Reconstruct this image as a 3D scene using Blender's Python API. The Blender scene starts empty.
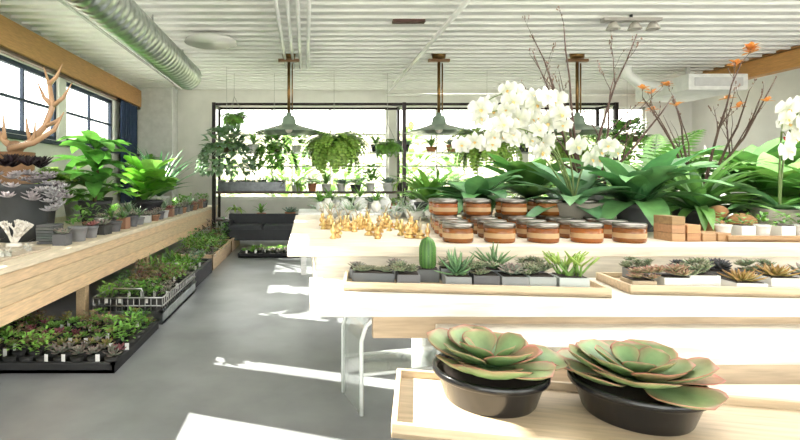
import bpy, math, random
from mathutils import Vector, Matrix
random.seed(7)
R=random.uniform
V=Vector
scene=bpy.context.scene

# ---------------------------------------------------------------- materials
def new_mat(name):
    m=bpy.data.materials.new(name); m.use_nodes=True
    nt=m.node_tree; b=nt.nodes['Principled BSDF']
    return m,nt,b
def noise_mul(nt,src,dst,scale,lo,hi,stretch=None,detail=4,coord='Object'):
    tc=nt.nodes.new('ShaderNodeTexCoord'); mp=nt.nodes.new('ShaderNodeMapping')
    nt.links.new(tc.outputs[coord],mp.inputs[0])
    if stretch: mp.inputs['Scale'].default_value=stretch
    n=nt.nodes.new('ShaderNodeTexNoise'); n.inputs['Scale'].default_value=scale; n.inputs['Detail'].default_value=detail
    nt.links.new(mp.outputs[0],n.inputs['Vector'])
    mr=nt.nodes.new('ShaderNodeMapRange'); mr.inputs[1].default_value=.3; mr.inputs[2].default_value=.7
    mr.inputs[3].default_value=lo; mr.inputs[4].default_value=hi
    nt.links.new(n.outputs[0],mr.inputs[0])
    vm=nt.nodes.new('ShaderNodeVectorMath'); vm.operation='SCALE'
    nt.links.new(src,vm.inputs[0]); nt.links.new(mr.outputs[0],vm.inputs['Scale'])
    nt.links.new(vm.outputs[0],dst)
    return n,mr
def attr_mat(name,rough,metal=0,scale=12,lo=.85,hi=1.15,stretch=None,transl=0,spec=.5):
    m,nt,b=new_mat(name)
    a=nt.nodes.new('ShaderNodeAttribute'); a.attribute_name='Col'
    noise_mul(nt,a.outputs['Color'],b.inputs['Base Color'],scale,lo,hi,stretch)
    b.inputs['Roughness'].default_value=rough; b.inputs['Metallic'].default_value=metal
    b.inputs['Specular IOR Level'].default_value=spec
    if transl:
        t=nt.nodes.new('ShaderNodeBsdfTranslucent'); mx=nt.nodes.new('ShaderNodeMixShader')
        nt.links.new(a.outputs['Color'],t.inputs[0]); mx.inputs[0].default_value=transl
        out=nt.nodes['Material Output']
        nt.links.new(b.outputs[0],mx.inputs[1]); nt.links.new(t.outputs[0],mx.inputs[2]); nt.links.new(mx.outputs[0],out.inputs[0])
    return m
M_leaf=attr_mat('leaf',.42,scale=18,lo=.7,hi=1.2,transl=.2)
M_matte=attr_mat('matte',.75,scale=8,lo=.9,hi=1.08)
M_gloss=attr_mat('gloss',.18,scale=5,lo=.95,hi=1.05)
M_metal=attr_mat('metal',.3,1,scale=14,lo=.8,hi=1.15)
M_wood=attr_mat('wood',.5,scale=5,lo=.80,hi=1.12,stretch=(1.2,14,14),spec=.35)
M_woody=attr_mat('wood_long',.5,scale=5,lo=.80,hi=1.10,stretch=(14,1.2,14),spec=.35)
def glass_mat(name='glass',haze=0):
    m=bpy.data.materials.new(name); m.use_nodes=True; nt=m.node_tree; nt.nodes.clear()
    o=nt.nodes.new('ShaderNodeOutputMaterial'); t=nt.nodes.new('ShaderNodeBsdfTransparent'); g=nt.nodes.new('ShaderNodeBsdfGlossy')
    g.inputs['Roughness'].default_value=.03; t.inputs[0].default_value=(.95,.97,.96,1)
    mx=nt.nodes.new('ShaderNodeMixShader'); lw=nt.nodes.new('ShaderNodeLayerWeight'); lw.inputs[0].default_value=.25
    ml=nt.nodes.new('ShaderNodeMath'); ml.operation='MULTIPLY'; ml.inputs[1].default_value=.7
    nt.links.new(lw.outputs['Facing'],ml.inputs[0]); nt.links.new(ml.outputs[0],mx.inputs[0])
    nt.links.new(t.outputs[0],mx.inputs[1]); nt.links.new(g.outputs[0],mx.inputs[2])
    last=mx
    if haze:
        d=nt.nodes.new('ShaderNodeBsdfDiffuse'); d.inputs[0].default_value=(.85,.88,.88,1); m2=nt.nodes.new('ShaderNodeMixShader'); m2.inputs[0].default_value=haze
        nt.links.new(mx.outputs[0],m2.inputs[1]); nt.links.new(d.outputs[0],m2.inputs[2]); last=m2
    nt.links.new(last.outputs[0],o.inputs[0])
    return m
M_glass=glass_mat(); M_acr=glass_mat('acrylic',.16)
MATS=[M_leaf,M_matte,M_gloss,M_metal,M_wood,M_glass,M_woody,M_acr]
LEAF,MATTE,GLOSS,METAL,WOOD,GLASS,WOODY,ACR=range(8)

def jit(c,a=.15):
    k=1+R(-a,a); return (c[0]*k*(1+R(-a,a)*.5),c[1]*k,c[2]*k*(1+R(-a,a)*.5))
def mixc(a,b,t): return tuple(a[i]*(1-t)+b[i]*t for i in range(3))

class MB:
    def __init__(s): s.v=[];s.f=[];s.c=[];s.m=[];s.s=[]
    def add(s,vs,fs,cols,mat,smooth=True):
        o=len(s.v); s.v.extend([tuple(p) for p in vs])
        if isinstance(cols,tuple): s.c.extend([cols]*len(vs))
        else: s.c.extend(cols)
        for f in fs: s.f.append(tuple(i+o for i in f)); s.m.append(mat); s.s.append(smooth)
    def box(s,c,sz,col,mat=MATTE,rz=0,ry=0,rx=0):
        M=Matrix.Rotation(rz,3,'Z')@Matrix.Rotation(ry,3,'Y')@Matrix.Rotation(rx,3,'X')
        vs=[V(c)+M@V((x*sz[0]/2,y*sz[1]/2,z*sz[2]/2)) for x in(-1,1) for y in(-1,1) for z in(-1,1)]
        s.add(vs,[(0,1,3,2),(4,6,7,5),(0,4,5,1),(2,3,7,6),(0,2,6,4),(1,5,7,3)],col,mat,False)
    def lathe(s,prof,c,col,mat=MATTE,seg=20,sx=1,sy=1,cap=True):
        vs=[];fs=[];n=len(prof)
        for (r,z) in prof:
            for k in range(seg):
                a=2*math.pi*k/seg; vs.append((c[0]+r*math.cos(a)*sx,c[1]+r*math.sin(a)*sy,c[2]+z))
        for i in range(n-1):
            for k in range(seg):
                k2=(k+1)%seg; fs.append((i*seg+k,i*seg+k2,(i+1)*seg+k2,(i+1)*seg+k))
        if cap: fs.append(tuple(range(seg))[::-1]); fs.append(tuple((n-1)*seg+k for k in range(seg)))
        s.add(vs,fs,col,mat)
    def ball(s,c,r,col,mat=MATTE,seg=12,rings=7,sz=1):
        s.lathe([(max(.001,r*math.sin(math.pi*i/rings)),-r*sz*math.cos(math.pi*i/rings)) for i in range(rings+1)],c,col,mat,seg)
    def tube(s,pts,rad,col,mat=MATTE,seg=6):
        pts=[V(p) for p in pts]; n=len(pts)
        if not isinstance(rad,(list,tuple)): rad=[rad]*n
        vs=[];fs=[];side=None
        for i,p in enumerate(pts):
            d=(pts[min(i+1,n-1)]-pts[max(i-1,0)]).normalized()
            if side is None: side=d.cross(V((0,0,1)) if abs(d.z)<.9 else V((1,0,0))).normalized()
            side=(side-d*side.dot(d)).normalized(); up=d.cross(side)
            for k in range(seg):
                a=2*math.pi*k/seg; vs.append(p+(side*math.cos(a)+up*math.sin(a))*rad[i])
        for i in range(n-1):
            for k in range(seg):
                k2=(k+1)%seg; fs.append((i*seg+k,i*seg+k2,(i+1)*seg+k2,(i+1)*seg+k))
        fs.append(tuple(range(seg))[::-1]); fs.append(tuple((n-1)*seg+k for k in range(seg)))
        s.add(vs,fs,col,mat)
    def leafd(s,base,d,n,L,W,droop,prof,cA,cB,cE=None,cup=.25,seg=5,thick=0,mat=LEAF,wav=0):
        p=V(base); d=V(d).normalized(); n=V(n); n=(n-d*n.dot(d)).normalized(); side=n.cross(d)
        vs=[];cs=[];fs=[]; k=4 if thick else 3; th=droop/seg
        for i in range(seg+1):
            t=i/seg
            if prof=='oval': w=math.sin(math.pi*(.06+.94*t))**.8 if t<1 else .02
            elif prof=='strap': w=min(1,.5+t*2)*(1-t**3)**.8+.01
            elif prof=='paddle': w=(.28+.95*math.sin(math.pi*.5*min(1,t*1.35))**2)*math.sqrt(max(0,1-(max(0,t-.5)/.5)**2.4))+.02
            elif prof=='heart': w=math.sin(math.pi*(.2+.8*t))**.9+.02 if t<1 else .02
            else: w=(1-t)**.7+.02
            w*=W/2; wz=wav*math.sin(t*9)*W
            cm=mixc(cA,cB,t); ce=mixc(cm,cE,(.25+.75*t) if not(prof=='paddle' and thick) else (.1+.9*t)) if cE else cm
            cmd=mixc(cm,(cm[0]*1.25+.02,cm[1]*1.2+.02,cm[2]*1.1),.5) if not thick else cm
            if cE and t>=.99: cmd=cE
            vs+= [p+side*w+n*(cup*w+wz),p,p-side*w+n*(cup*w-wz)]; cs+=[ce,cmd,ce]
            if thick: vs.append(p-n*thick*W*(.15+.85*math.sin(math.pi*min(.97,.15+.8*t)))); cs.append(mixc(cm,ce,.15))
            if i:
                a=(i-1)*k;b=i*k
                fs+=[(a,a+1,b+1,b),(a+1,a+2,b+2,b+1)]
                if thick: fs+=[(a+2,a+3,b+3,b+2),(a+3,a,b,b+3)]
            if i<seg:
                p=p+d*(L/seg); d,n=(d*math.cos(th)-n*math.sin(th)),(n*math.cos(th)+d*math.sin(th))
        s.add(vs,fs,cs,mat)
    def leafwide(s,base,az,el,L,W,droop,cA,cB,cE,seg=9,thick=.07,cup=.16):
        d=V((math.cos(az)*math.cos(el),math.sin(az)*math.cos(el),math.sin(el))); side=V((-math.sin(az),math.cos(az),0)); n=d.cross(side)
        p=V(base); th=droop/seg; xs=(-1,-.88,-.4,0,.4,.88,1); K=12; vs=[];cs=[];fs=[]
        for i in range(seg+1):
            t=i/seg
            w=(.25+.95*math.sin(math.pi*.5*min(1,t*1.3))**2)*math.sqrt(max(0,1-(max(0,t-.5)/.5)**2.6))*W/2+.002
            edge=max(0,(t-.88)/.12)
            for q in xs:
                vs.append(p+side*(w*q)+n*(cup*w*q*q))
                cm=mixc(cA,cB,t); e=max(edge,(1 if abs(q)>.95 else (.35 if abs(q)>.7 else 0))*min(1,t*1.6)); cs.append(mixc(cm,cE,e))
            for q in (.88,.4,0,-.4,-.88):
                tk=thick*W*(1-q*q*.8)*(.4+.6*math.sin(math.pi*min(.98,.1+.85*t)))*(1-edge*.8)
                vs.append(p+side*(w*q)+n*(cup*w*q*q)-n*tk); cs.append(mixc(mixc(cA,cB,t*.6),cE,edge*.6+(.08 if abs(q)>.7 else 0)))
            if i:
                a=(i-1)*K;b=i*K
                for k in range(K): fs.append((a+k,a+(k+1)%K,b+(k+1)%K,b+k))
            if i<seg: p=p+d*(L/seg); d,n=(d*math.cos(th)-n*math.sin(th)),(n*math.cos(th)+d*math.sin(th))
        fs.append(tuple(seg*K+k for k in range(K)))
        s.add(vs,fs,cs,LEAF)
    def leaf(s,base,az,el,L,W,droop,prof,cA,cB,**k):
        d=V((math.cos(az)*math.cos(el),math.sin(az)*math.cos(el),math.sin(el)))
        side=V((-math.sin(az),math.cos(az),0)); n=d.cross(side)
        s.leafd(base,d,n,L,W,droop,prof,cA,cB,**k)
    def done(s,name,loc=(0,0,0),rz=0,bevel=0,solid=0,sub=0):
        me=bpy.data.meshes.new(name); me.from_pydata(s.v,[],s.f)
        for m in MATS: me.materials.append(m)
        me.polygons.foreach_set('material_index',s.m); me.polygons.foreach_set('use_smooth',s.s)
        at=me.color_attributes.new('Col','FLOAT_COLOR','POINT')
        flat=[]
        for c in s.c: flat+= [c[0],c[1],c[2],1]
        at.data.foreach_set('color',flat); me.update()
        o=bpy.data.objects.new(name,me); scene.collection.objects.link(o); o.location=loc; o.rotation_euler=(0,0,rz)
        if bevel:
            b=o.modifiers.new('b','BEVEL'); b.width=bevel; b.segments=2; b.limit_method='ANGLE'
        return o

# plant parts -----------------------------------------------------------
G1=(.10,.26,.05); G2=(.20,.44,.07); G3=(.04,.12,.04); GB=(.16,.30,.20); GY=(.32,.50,.09); GG=(.28,.38,.30); PU=(.22,.07,.10); SOIL=(.03,.02,.015)
def rosette(mb,c,r,n,cA,cB,cE=None,prof='oval',wr=.42,elo=.15,ehi=1.35,thick=.22,droop=-.35):
    for i in range(n):
        t=i/max(1,n-1); a=i*2.39996+R(-.1,.1)
        el=elo+(ehi-elo)*(1-t)**1.1; L=r*(.35+.65*t)
        mb.leaf(c,a,el,L,L*wr*(1.25-.25*t),droop,prof,jit(cA,.08),jit(cB,.08),cE=cE,thick=thick,seg=4,cup=.2)
def bush(mb,c,rx,ry,h,n,L,W,cA,cB,prof='oval',droop=.8,stems=True,**k):
    for i in range(n):
        a=R(0,6.283); q=math.sqrt(R(0,1)); z=R(.15,1)
        rr=q*math.sqrt(max(.1,1-(z*.9)**2))
        p=(c[0]+rx*rr*math.cos(a),c[1]+ry*rr*math.sin(a),c[2]+h*z)
        mb.leaf(p,a+R(-.7,.7),R(0,1.1),L*R(.7,1.2),W*R(.7,1.2),droop*R(.4,1.3),prof,jit(cA,.25),jit(cB,.25),seg=4,**k)
        if stems and i%3==0: mb.tube([c,((c[0]+p[0])/2,(c[1]+p[1])/2,c[2]+(p[2]-c[2])*.6),p],.006,(.15,.18,.07),MATTE,4)
def straps(mb,c,n,L,W,cA,cB,elo=.5,ehi=1.4,droop=1.4,prof='strap',seg=7,**k):
    for i in range(n):
        a=i*2.39996+R(-.3,.3)
        mb.leaf((c[0]+R(-.01,.01),c[1]+R(-.01,.01),c[2]),a,R(elo,ehi),L*R(.65,1.1),W*R(.8,1.15),droop*R(.6,1.2),prof,jit(cA,.2),jit(cB,.2),seg=seg,**k)
def fern(mb,c,n,L,pin,cA,cB,elo=.3,ehi=1.2,droop=1.6,np_=15):
    for i in range(n):
        az=i*2.39996+R(-.3,.3); el=R(elo,ehi); l=L*R(.7,1.1); p=V(c); pts=[]
        side=V((-math.sin(az),math.cos(az),0)); kk=R(.65,1.15)
        for k in range(np_):
            t=k/np_
            d=V((math.cos(az)*math.cos(el),math.sin(az)*math.cos(el),math.sin(el))); nn=d.cross(side)
            pts.append(p.copy())
            w=pin*math.sin(math.pi*min(1,.12+t*.86))**.8
            if k>1:
                cc=jit(tuple(q*kk for q in mixc(cA,cB,t)),.15)
                for sg in(-1,1): mb.leafd(p,side*sg+d*.45,nn,w,l/np_*.95,.5,'oval',cc,cc,seg=2,cup=.1)
            p=p+d*(l/np_); el-=droop/np_
        mb.tube(pts,.004,cA,LEAF,3)
def twig(mb,p,d,L,r,depth,col,bud=None,fl=None):
    pts=[V(p)];rs=[r];d=V(d).normalized();n=7
    for i in range(n):
        d=(d+V((R(-.16,.16),R(-.16,.16),R(-.03,.12)))).normalized(); pts.append(pts[-1]+d*L/n); rs.append(r*(1-.75*(i+1)/n))
        if depth>0 and i>=1 and R(0,1)<.5:
            twig(mb,pts[-1],d+V((R(-.7,.7),R(-.5,.5),R(-.1,.4))),L*(1-i/n)*R(.4,.75),rs[-1]*.65,depth-1,col,bud,fl)
        elif bud and i>=2 and R(0,1)<.5: mb.ball(pts[-1]+V((R(-.006,.006),0,.004)),.004,bud,MATTE,5,4,1.8)
        if fl and i>=4 and R(0,1)<.06:
            for q in range(6): mb.leaf(pts[-1],q*1.05+R(-.3,.3),R(.0,.9),.05,.03,.4,'oval',fl,jit(fl,.3),seg=3)
    mb.tube(pts,rs,col,MATTE,5)
def pot(mb,c,r,h,col,mat=MATTE,rb=.75,seg=24):
    mb.lathe([(r*rb,0),(r*(rb+1)/2,h*.5),(r*.97,h*.82),(r*1.04,h*.84),(r*1.04,h),(r*.93,h),(r*.9,h*.86),(0.001,h*.86)],c,col,mat,seg,cap=False)
    mb.lathe([(r*rb,0),(.001,0)],c,col,mat,seg,cap=False)
    mb.lathe([(r*.9,h*.87),(.001,h*.9)],c,SOIL,MATTE,seg,cap=False)
def cubepot(mb,c,w,h,col,mat=MATTE,rz=0):
    mb.box((c[0],c[1],c[2]+h/2),(w,w,h),col,mat,rz); mb.box((c[0],c[1],c[2]+h),(w*.86,w*.86,.006),SOIL,MATTE,rz)

# ---------------------------------------------------------------- room
XL,XR,YB,YF,ZC=-4.08,9.75,12.6,-3.0,3.68
def simple_mat(name,col,rough,scale=3,lo=.94,hi=1.05,stretch=None,spec=.4,bump=0):
    m,nt,b=new_mat(name); rgb=nt.nodes.new('ShaderNodeRGB'); rgb.outputs[0].default_value=(*col,1)
    n,mr=noise_mul(nt,rgb.outputs[0],b.inputs['Base Color'],scale,lo,hi,stretch,8)
    b.inputs['Roughness'].default_value=rough; b.inputs['Specular IOR Level'].default_value=spec
    return m
M_wall=simple_mat('wall_paint',(.76,.75,.71),.7)
M_ceil=simple_mat('ceiling_paint',(.82,.82,.80),.6)
M_floor=simple_mat('polished_concrete',(.255,.265,.28),.32,1.6,.70,1.22,spec=.5)
M_ext=simple_mat('exterior_stucco',(.66,.65,.58),.8)
def boxes_obj(name,boxes,mat):
    mb=MB()
    for (a,b) in boxes:
        mb.box([(a[i]+b[i])/2 for i in range(3)],[b[i]-a[i] for i in range(3)],(1,1,1))
    o=mb.done(name); o.data.materials.clear(); o.data.materials.append(mat)
    for p in o.data.polygons: p.material_index=0
    return o
def wall(name,axis,pos,thick,lo,hi,ops,mat=M_wall):
    bx=[]
    def mk(u0,u1,z0,z1):
        if u1-u0<1e-4 or z1-z0<1e-4: return
        if axis=='x': bx.append(((min(pos,pos+thick),u0,z0),(max(pos,pos+thick),u1,z1)))
        else: bx.append(((u0,min(pos,pos+thick),z0),(u1,max(pos,pos+thick),z1)))
    u=lo
    for (a,b,z0,z1) in sorted(ops):
        mk(u,a,0,ZC); mk(a,b,0,z0); mk(a,b,z1,ZC); u=b
    mk(u,hi,0,ZC)
    return boxes_obj(name,bx,mat)
boxes_obj('floor',[((XL-.2,YF-.2,-.1),(XR+.2,YB+.2,0))],M_floor)
Lops=[(2.3,4.3,1.9,3.6),(4.93,5.25,1.9,3.6),(6.4,8.3,2.05,3.1),(8.55,10.7,2.05,3.1)]
wall('wall_left','x',XL,-.2,YF,YB,Lops)
Bops=[(-2.3,2.1,.92,3.25),(2.3,5.4,.92,3.25),(5.6,8.6,.92,3.25)]
wall('wall_back','y',YB,.2,XL-.2,XR+.2,Bops)
Rops=[(0,4.2,1.0,3.3)]
wall('wall_right','x',XR,.2,YF,YB,Rops)
Fops=[(-3.5,2.5,.4,3.3),(3,9.2,.4,3.3)]  # unseen storefront openings behind the camera, added for fill light
wall('wall_front','y',YF,-.2,XL-.2,XR+.2,Fops)
sx0,sx1,sy0,sy1=1.0,6.2,1.6,5.1  # unseen skylight hole, added so sky light brightens the display tables
cb=[((XL-.2,YF-.2,ZC),(XR+.2,sy0,ZC+.12)),((XL-.2,sy1,ZC),(XR+.2,YB+.2,ZC+.12)),((XL-.2,sy0,ZC),(sx0,sy1,ZC+.12)),((sx1,sy0,ZC),(XR+.2,sy1,ZC+.12))]
y=5.3
while y<YB-.1:
    cb.append(((XL,y,ZC-.04),(XR,y+.05,ZC+.001))); y+=.27
boxes_obj('ceiling',cb,M_ceil)

def window(name,axis,pos,u0,u1,z0,z1,nu,zbars,col,t=.05):
    mb=MB()
    def b(ua,ub,za,zb,d=.06,mat=MATTE,c=col):
        if axis=='x': mb.box((pos,(ua+ub)/2,(za+zb)/2),(d,ub-ua,zb-za),c,mat)
        else: mb.box(((ua+ub)/2,pos,(za+zb)/2),(ub-ua,d,zb-za),c,mat)
    b(u0,u0+t,z0,z1);b(u1-t,u1,z0,z1);b(u0,u1,z0,z0+t);b(u0,u1,z1-t,z1)
    for i in range(1,nu):
        u=u0+(u1-u0)*i/nu; b(u-.018,u+.018,z0,z1,.05)
    for z in zbars: b(u0,u1,z-.018,z+.018,.05)
    b(u0+.01,u1-.01,z0+.01,z1-.01,.006,GLASS,(1,1,1))
    mb.done(name)
BLK=(.02,.022,.028); WHT=(.75,.76,.75)
for i,o in enumerate(Lops): window('window_%d'%(i+1),'x',XL-.08,*o,max(1,round((o[1]-o[0])/.9)) if i>1 else 1,[(o[2]+o[3])/2] if i>1 else [],(.03,.045,.08),.07)
for i,o in enumerate(Bops): window('window_%d'%(i+5),'y',YB+.08,*o,3,[1.75,2.55],(.72,.72,.69),.06)
window('window_8','x',XR+.08,*Rops[0],3,[2.2],WHT)
for i,o in enumerate(Fops): window('window_%d'%(i+9),'y',YF-.08,*o,3,[2.4],BLK)
mb=MB(); mb.box(((XL+.06),9.3,3.36),(.12,6.4,.40),(.52,.28,.11),WOODY)
mb.box((XL+.05,9.3,3.13),(.10,6.4,.05),(.10,.055,.03),WOODY)
mb.box((XL+.05,9.3,2.0),(.10,6.4,.06),(.03,.04,.07),MATTE); mb.done('trim_1',bevel=.01)
mb=MB(); mb.box((8.45,7.5,3.48),(.2,10.1,.30),(.62,.32,.10),WOODY); mb.box((8.45,7.5,3.655),(.3,10.1,.045),(.3,.15,.05),WOODY); mb.done('ceiling_beam',bevel=.01)
mb=MB(); mb.box((XL+.45,YB-.25,ZC/2),(.85,.5,ZC),(.62,.62,.60),MATTE); mb.done('corner_column',bevel=.01)
mb=MB()
vs=[];fs=[]
for i in range(41):
    yy=10.75+.9*i/40; x=XL+.12+.05*math.sin(i*1.3)
    vs+=[(x,yy,.9),(x,yy,3.1)]
    if i: fs.append((2*i-2,2*i,2*i+1,2*i-1))
mb.add(vs,fs,(.02,.04,.10),MATTE); mb.tube([(XL+.12,10.6,3.12),(XL+.12,11.8,3.12)],.02,BLK,METAL); mb.done('navy_curtain')

# exterior
boxes_obj('exterior_ground',[((-40,-40,-.3),(50,60,-.12))],M_ext)
mb=MB()
for i in range(60): mb.box((-14+i*.6,22,1.7),(.56,.08,3.64),jit((.70,.64,.50),.08),WOOD)
mb.box((4,21.9,3.1),(36,.1,.15),(.5,.45,.36),WOOD); mb.done('garden_fence')
mb=MB()
for i in range(11):
    bush(mb,(-7+i*2.1+R(-.5,.5),17.5+R(-1,1),-.45),1.1,.9,R(2.2,3.6),150,.5,.25,(.14,.28,.07),(.24,.42,.11),stems=True)
mb.done('garden_hedge')

# ---------------------------------------------------------------- ceiling services
mb=MB(); n=46; prof=[]
for i in range(n+1):
    yy=2.0+(9.0-2.0)*i/n
    prof+= [(0.23,yy-.005),(.237,yy),(.23,yy+.005)]
vs=[];fs=[];seg=28
for r,yy in prof:
    for k in range(seg):
        a=2*math.pi*k/seg; vs.append((-2.1+r*math.cos(a),yy,3.26+r*math.sin(a)))
for i in range(len(prof)-1):
    for k in range(seg): fs.append((i*seg+k,i*seg+(k+1)%seg,(i+1)*seg+(k+1)%seg,(i+1)*seg+k))
fs.append(tuple(range(seg)));fs.append(tuple((len(prof)-1)*seg+k for k in range(seg)))
mb.add(vs,fs,(.66,.70,.68),METAL)
for yy in (3.5,5.2,6.9,8.6): mb.tube([(-2.1,yy,3.48),(-2.1,yy,ZC)],.012,(.5,.5,.5),METAL)
mb.done('spiral_duct')
mb=MB()
for x in(-2.75,-2.85,-3.0): mb.tube([(x,2,3.6),(x,12.1,3.6)],.02,(.7,.7,.7),GLOSS,8)
mb.done('electrical_conduit')
mb=MB()
for x in(-.36,-.22,-.09,.05): mb.tube([(x,4.9,3.58),(x,9.7,3.58),(x,9.8,ZC)],.026,(.78,.78,.77),GLOSS,8)
mb.done('electrical_conduit')
mb=MB(); mb.tube([(1.95,5.1,3.57),(2.05,12.3,3.57)],.035,(.78,.78,.76),GLOSS,8); mb.tube([(2.0,12.3,3.5),(8.3,12.3,3.5)],.035,(.75,.75,.72),GLOSS,8); mb.done('ceiling_pipe')
mb=MB(); mb.lathe([(.40,0),(.38,.04),(.25,.09),(.05,.14),(.001,.14)],(-1.45,7.7,ZC-.17),(.75,.74,.72),GLOSS,28); mb.done('ceiling_vent')
mb=MB(); mb.box((1.45,7.0,ZC-.06),(.45,.1,.04),(.10,.05,.04)); mb.tube([(1.45,7,ZC-.06),(1.45,7,ZC)],.02,BLK); mb.done('track_light')
mb=MB(); 
for dx in(-.25,.05,.3): mb.lathe([(.03,.1),(.05,.08),(.09,0),(.075,0),(.001,.04)],(4.5+dx,6.9,ZC-.2),(.45,.42,.38),GLOSS)
mb.box((4.5,6.9,ZC-.07),(.8,.1,.04),(.4,.38,.36)); mb.tube([(4.5,6.9,ZC-.07),(4.5,6.9,ZC)],.02,BLK); mb.done('track_light')
mb=MB(); mb.box((7.65,10.0,3.22),(1.1,1.5,.30),(.8,.8,.78)); mb.tube([(7.2,10,3.25),(6.7,10,3.3),(6.45,10,3.5),(6.4,10,ZC)],.10,(.8,.8,.78),GLOSS,14)
mb.box((7.65,10,3.52),(.06,.06,.34),(.6,.6,.6)); mb.box((7.65,9.24,3.22),(.9,.02,.16),(.6,.6,.6))
mb.done('air_conditioner',bevel=.02)
mb=MB(); mb.box((XR-.06,9.9,2.15),(.12,.35,.24),(.55,.02,.02),GLOSS); mb.box((XR-.13,9.9,2.15),(.03,.2,.1),(.8,.75,.7)); mb.done('fire_alarm_box',bevel=.01)

def pendant(x,y):
    mb=MB(); VG=(.22,.29,.22); BR=(.20,.115,.045)
    mb.tube([(0,0,2.5),(0,0,ZC-.05)],.028,BR,METAL,10); mb.lathe([(.11,-.10),(.13,0)],(0,0,ZC),BR,METAL)
    mb.box((0,0,3.55),(.38,.07,.05),(.18,.09,.04),WOOD)
    mb.tube([(.06,0,2.6),(.06,0,3.5)],.014,BR,METAL,6)
    mb.lathe([(.03,.36),(.05,.35),(.05,.31),(.09,.30),(.11,.26),(.13,.16),(.20,.13),(.38,.075),(.56,.025),(.61,0),(.59,0),(.36,.055),(.15,.11),(.1,.15),(.001,.17)],(0,0,2.25),VG,GLOSS,36,cap=False)
    mb.ball((0,0,2.31),.07,(.95,.9,.8),GLOSS)
    mb.done('pendant_lamp',(x,y,0))
pendant(-.29,9.0);pendant(2.41,9.0);pendant(4.9,9.0)

# ---------------------------------------------------------------- left bench
PINE=(.80,.59,.38); PALE=(.78,.66,.50)
mb=MB()
for i in range(4):
    w=.46; mb.box((-3.99+.24+i*.48,6.7,.775),(w+.015,10.4,.05),jit(PALE,.05),WOODY)
for z,h in((.725,.145),(.58,.138),(.445,.125)):
    mb.box((-2.115,6.7,z),(.03,10.4,h),jit(PINE,.06),WOODY)
for yy in(1.6,4.9,6.8,9.4,11.8):
    for x in(-2.18,-3.9): mb.box((x,yy,.375),(.09,.09,.75),(.55,.4,.24),WOODY)
mb.done('plant_bench',bevel=.004)

Z=.8
mb=MB(); mb.lathe([(.22,0),(.235,.2),(.27,.5),(.285,.52),(.285,.56),(.26,.56),(.25,.5),(.001,.5)],(0,0,0),(.055,.06,.065),MATTE,32)
for i in range(50):
    a=R(0,6.28);q=math.sqrt(R(0,1))*.42; x=q*math.cos(a)*1.15;y=q*math.sin(a); z=.60-max(0,q-.25)*1.4+R(-.02,.06)
    rosette(mb,(x,y,z),R(.07,.12),15,(.34,.32,.35),(.62,.60,.63),(.6,.5,.54),elo=.1)
for i in range(26):
    x=.27+R(0,.24); y=-.15+R(-.2,.15); z=.30+R(0,.28); rosette(mb,(x,y,z),R(.06,.10),13,(.40,.38,.42),(.68,.65,.68))
for i in range(9):
    a=i*.9; rosette(mb,(.02+.17*math.cos(a)*(i>0),.14*math.sin(a)*(i>0),.72+R(0,.07)),.15,24,(.02,.012,.016),(.035,.02,.028),prof='oval',wr=.34,elo=.4)
mb.done('ghost_plant_tub',(-2.83,5.0,Z))
mb=MB(); mb.lathe([(.24,0),(.20,.1),(.19,.5),(.21,.92),(.001,.92)],(0,0,0),(.26,.14,.07),WOOD,16)
AN=(.55,.33,.20)
def antler(b,sx,k_=1):
    main=[V(b),V(b)+V((sx*.16,0,.10)),V(b)+V((sx*.34,-.03,.27)),V(b)+V((sx*.44,-.05,.5)),V(b)+V((sx*.40,-.05,.75)),V(b)+V((sx*.33,-.04,.95))]
    mb.tube(main,[.042,.04,.036,.032,.024,.006],AN,GLOSS,8)
    for k,(dx,dz) in((1,(-.03,.30)),(2,(.26,.12)),(3,(.28,.26)),(3,(-.16,.26)),(4,(.2,.22))):
        p=main[k]; mb.tube([p,p+V((sx*dx*.5,-.04,dz*.35)),p+V((sx*dx*.9,-.06,dz))],[.03,.022,.005],AN,GLOSS,7)
antler((.02,0,.95),1);antler((.0,0,.95),-.75)
mb.tube([(.0,-.1,.96),(.3,-.16,1.02),(.55,-.2,1.16),(.66,-.2,1.36)],[.04,.034,.025,.006],AN,GLOSS,8)
mb.tube([(.3,-.16,1.02),(.34,-.2,1.25)],[.028,.006],AN,GLOSS,7)
mb.ball((0,0,.97),.09,(.3,.17,.1),MATTE)
mb.done('antler_display',(-3.36,5.8,Z))
mb=MB(); pot(mb,(0,0,0),.2,.32,(.04,.04,.045))
mb.tube([(0,0,.3),(.03,.02,.7),(.0,0,1.15)],[.025,.02,.012],(.2,.14,.08))
for i in range(44):
    t=i/43; mb.leaf((R(-.04,.04),R(-.04,.04),.4+.75*t),i*2.4,R(-.1,.8),R(.42,.62),R(.20,.27),R(.5,1.1),'oval',jit((.10,.30,.06),.3),jit((.17,.44,.08),.3),seg=6,cup=.3,wav=.02)
mb.done('rubber_plant',(-2.82,6.7,Z))
mb=MB(); pot(mb,(0,0,0),.24,.28,(.03,.03,.035))
for i in range(44):
    t=i/43; mb.leaf((R(-.05,.05),R(-.05,.05),.28+.35*t),i*2.4,R(.15,1.1),R(.42,.60),R(.24,.34),R(.3,.9),'paddle',jit((.13,.38,.05),.25),jit((.26,.58,.07),.3),seg=6,cup=.25,wav=.03)
mb.done('fiddle_leaf_fig',(-2.5,7.9,Z))
mb=MB(); pot(mb,(0,0,0),.2,.3,(.5,.5,.48)); straps(mb,(0,0,.28),60,1.05,.07,(.05,.16,.06),(.10,.28,.12),.5,1.45,.6); mb.done('yucca_plant',(-2.75,9.4,Z))
mb=MB(); pot(mb,(0,0,0),.18,.3,(.3,.3,.3)); fern(mb,(0,0,.28),22,.50,.14,G1,G2,elo=.6); mb.done('potted_fern',(-3.5,7.65,Z))
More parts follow.
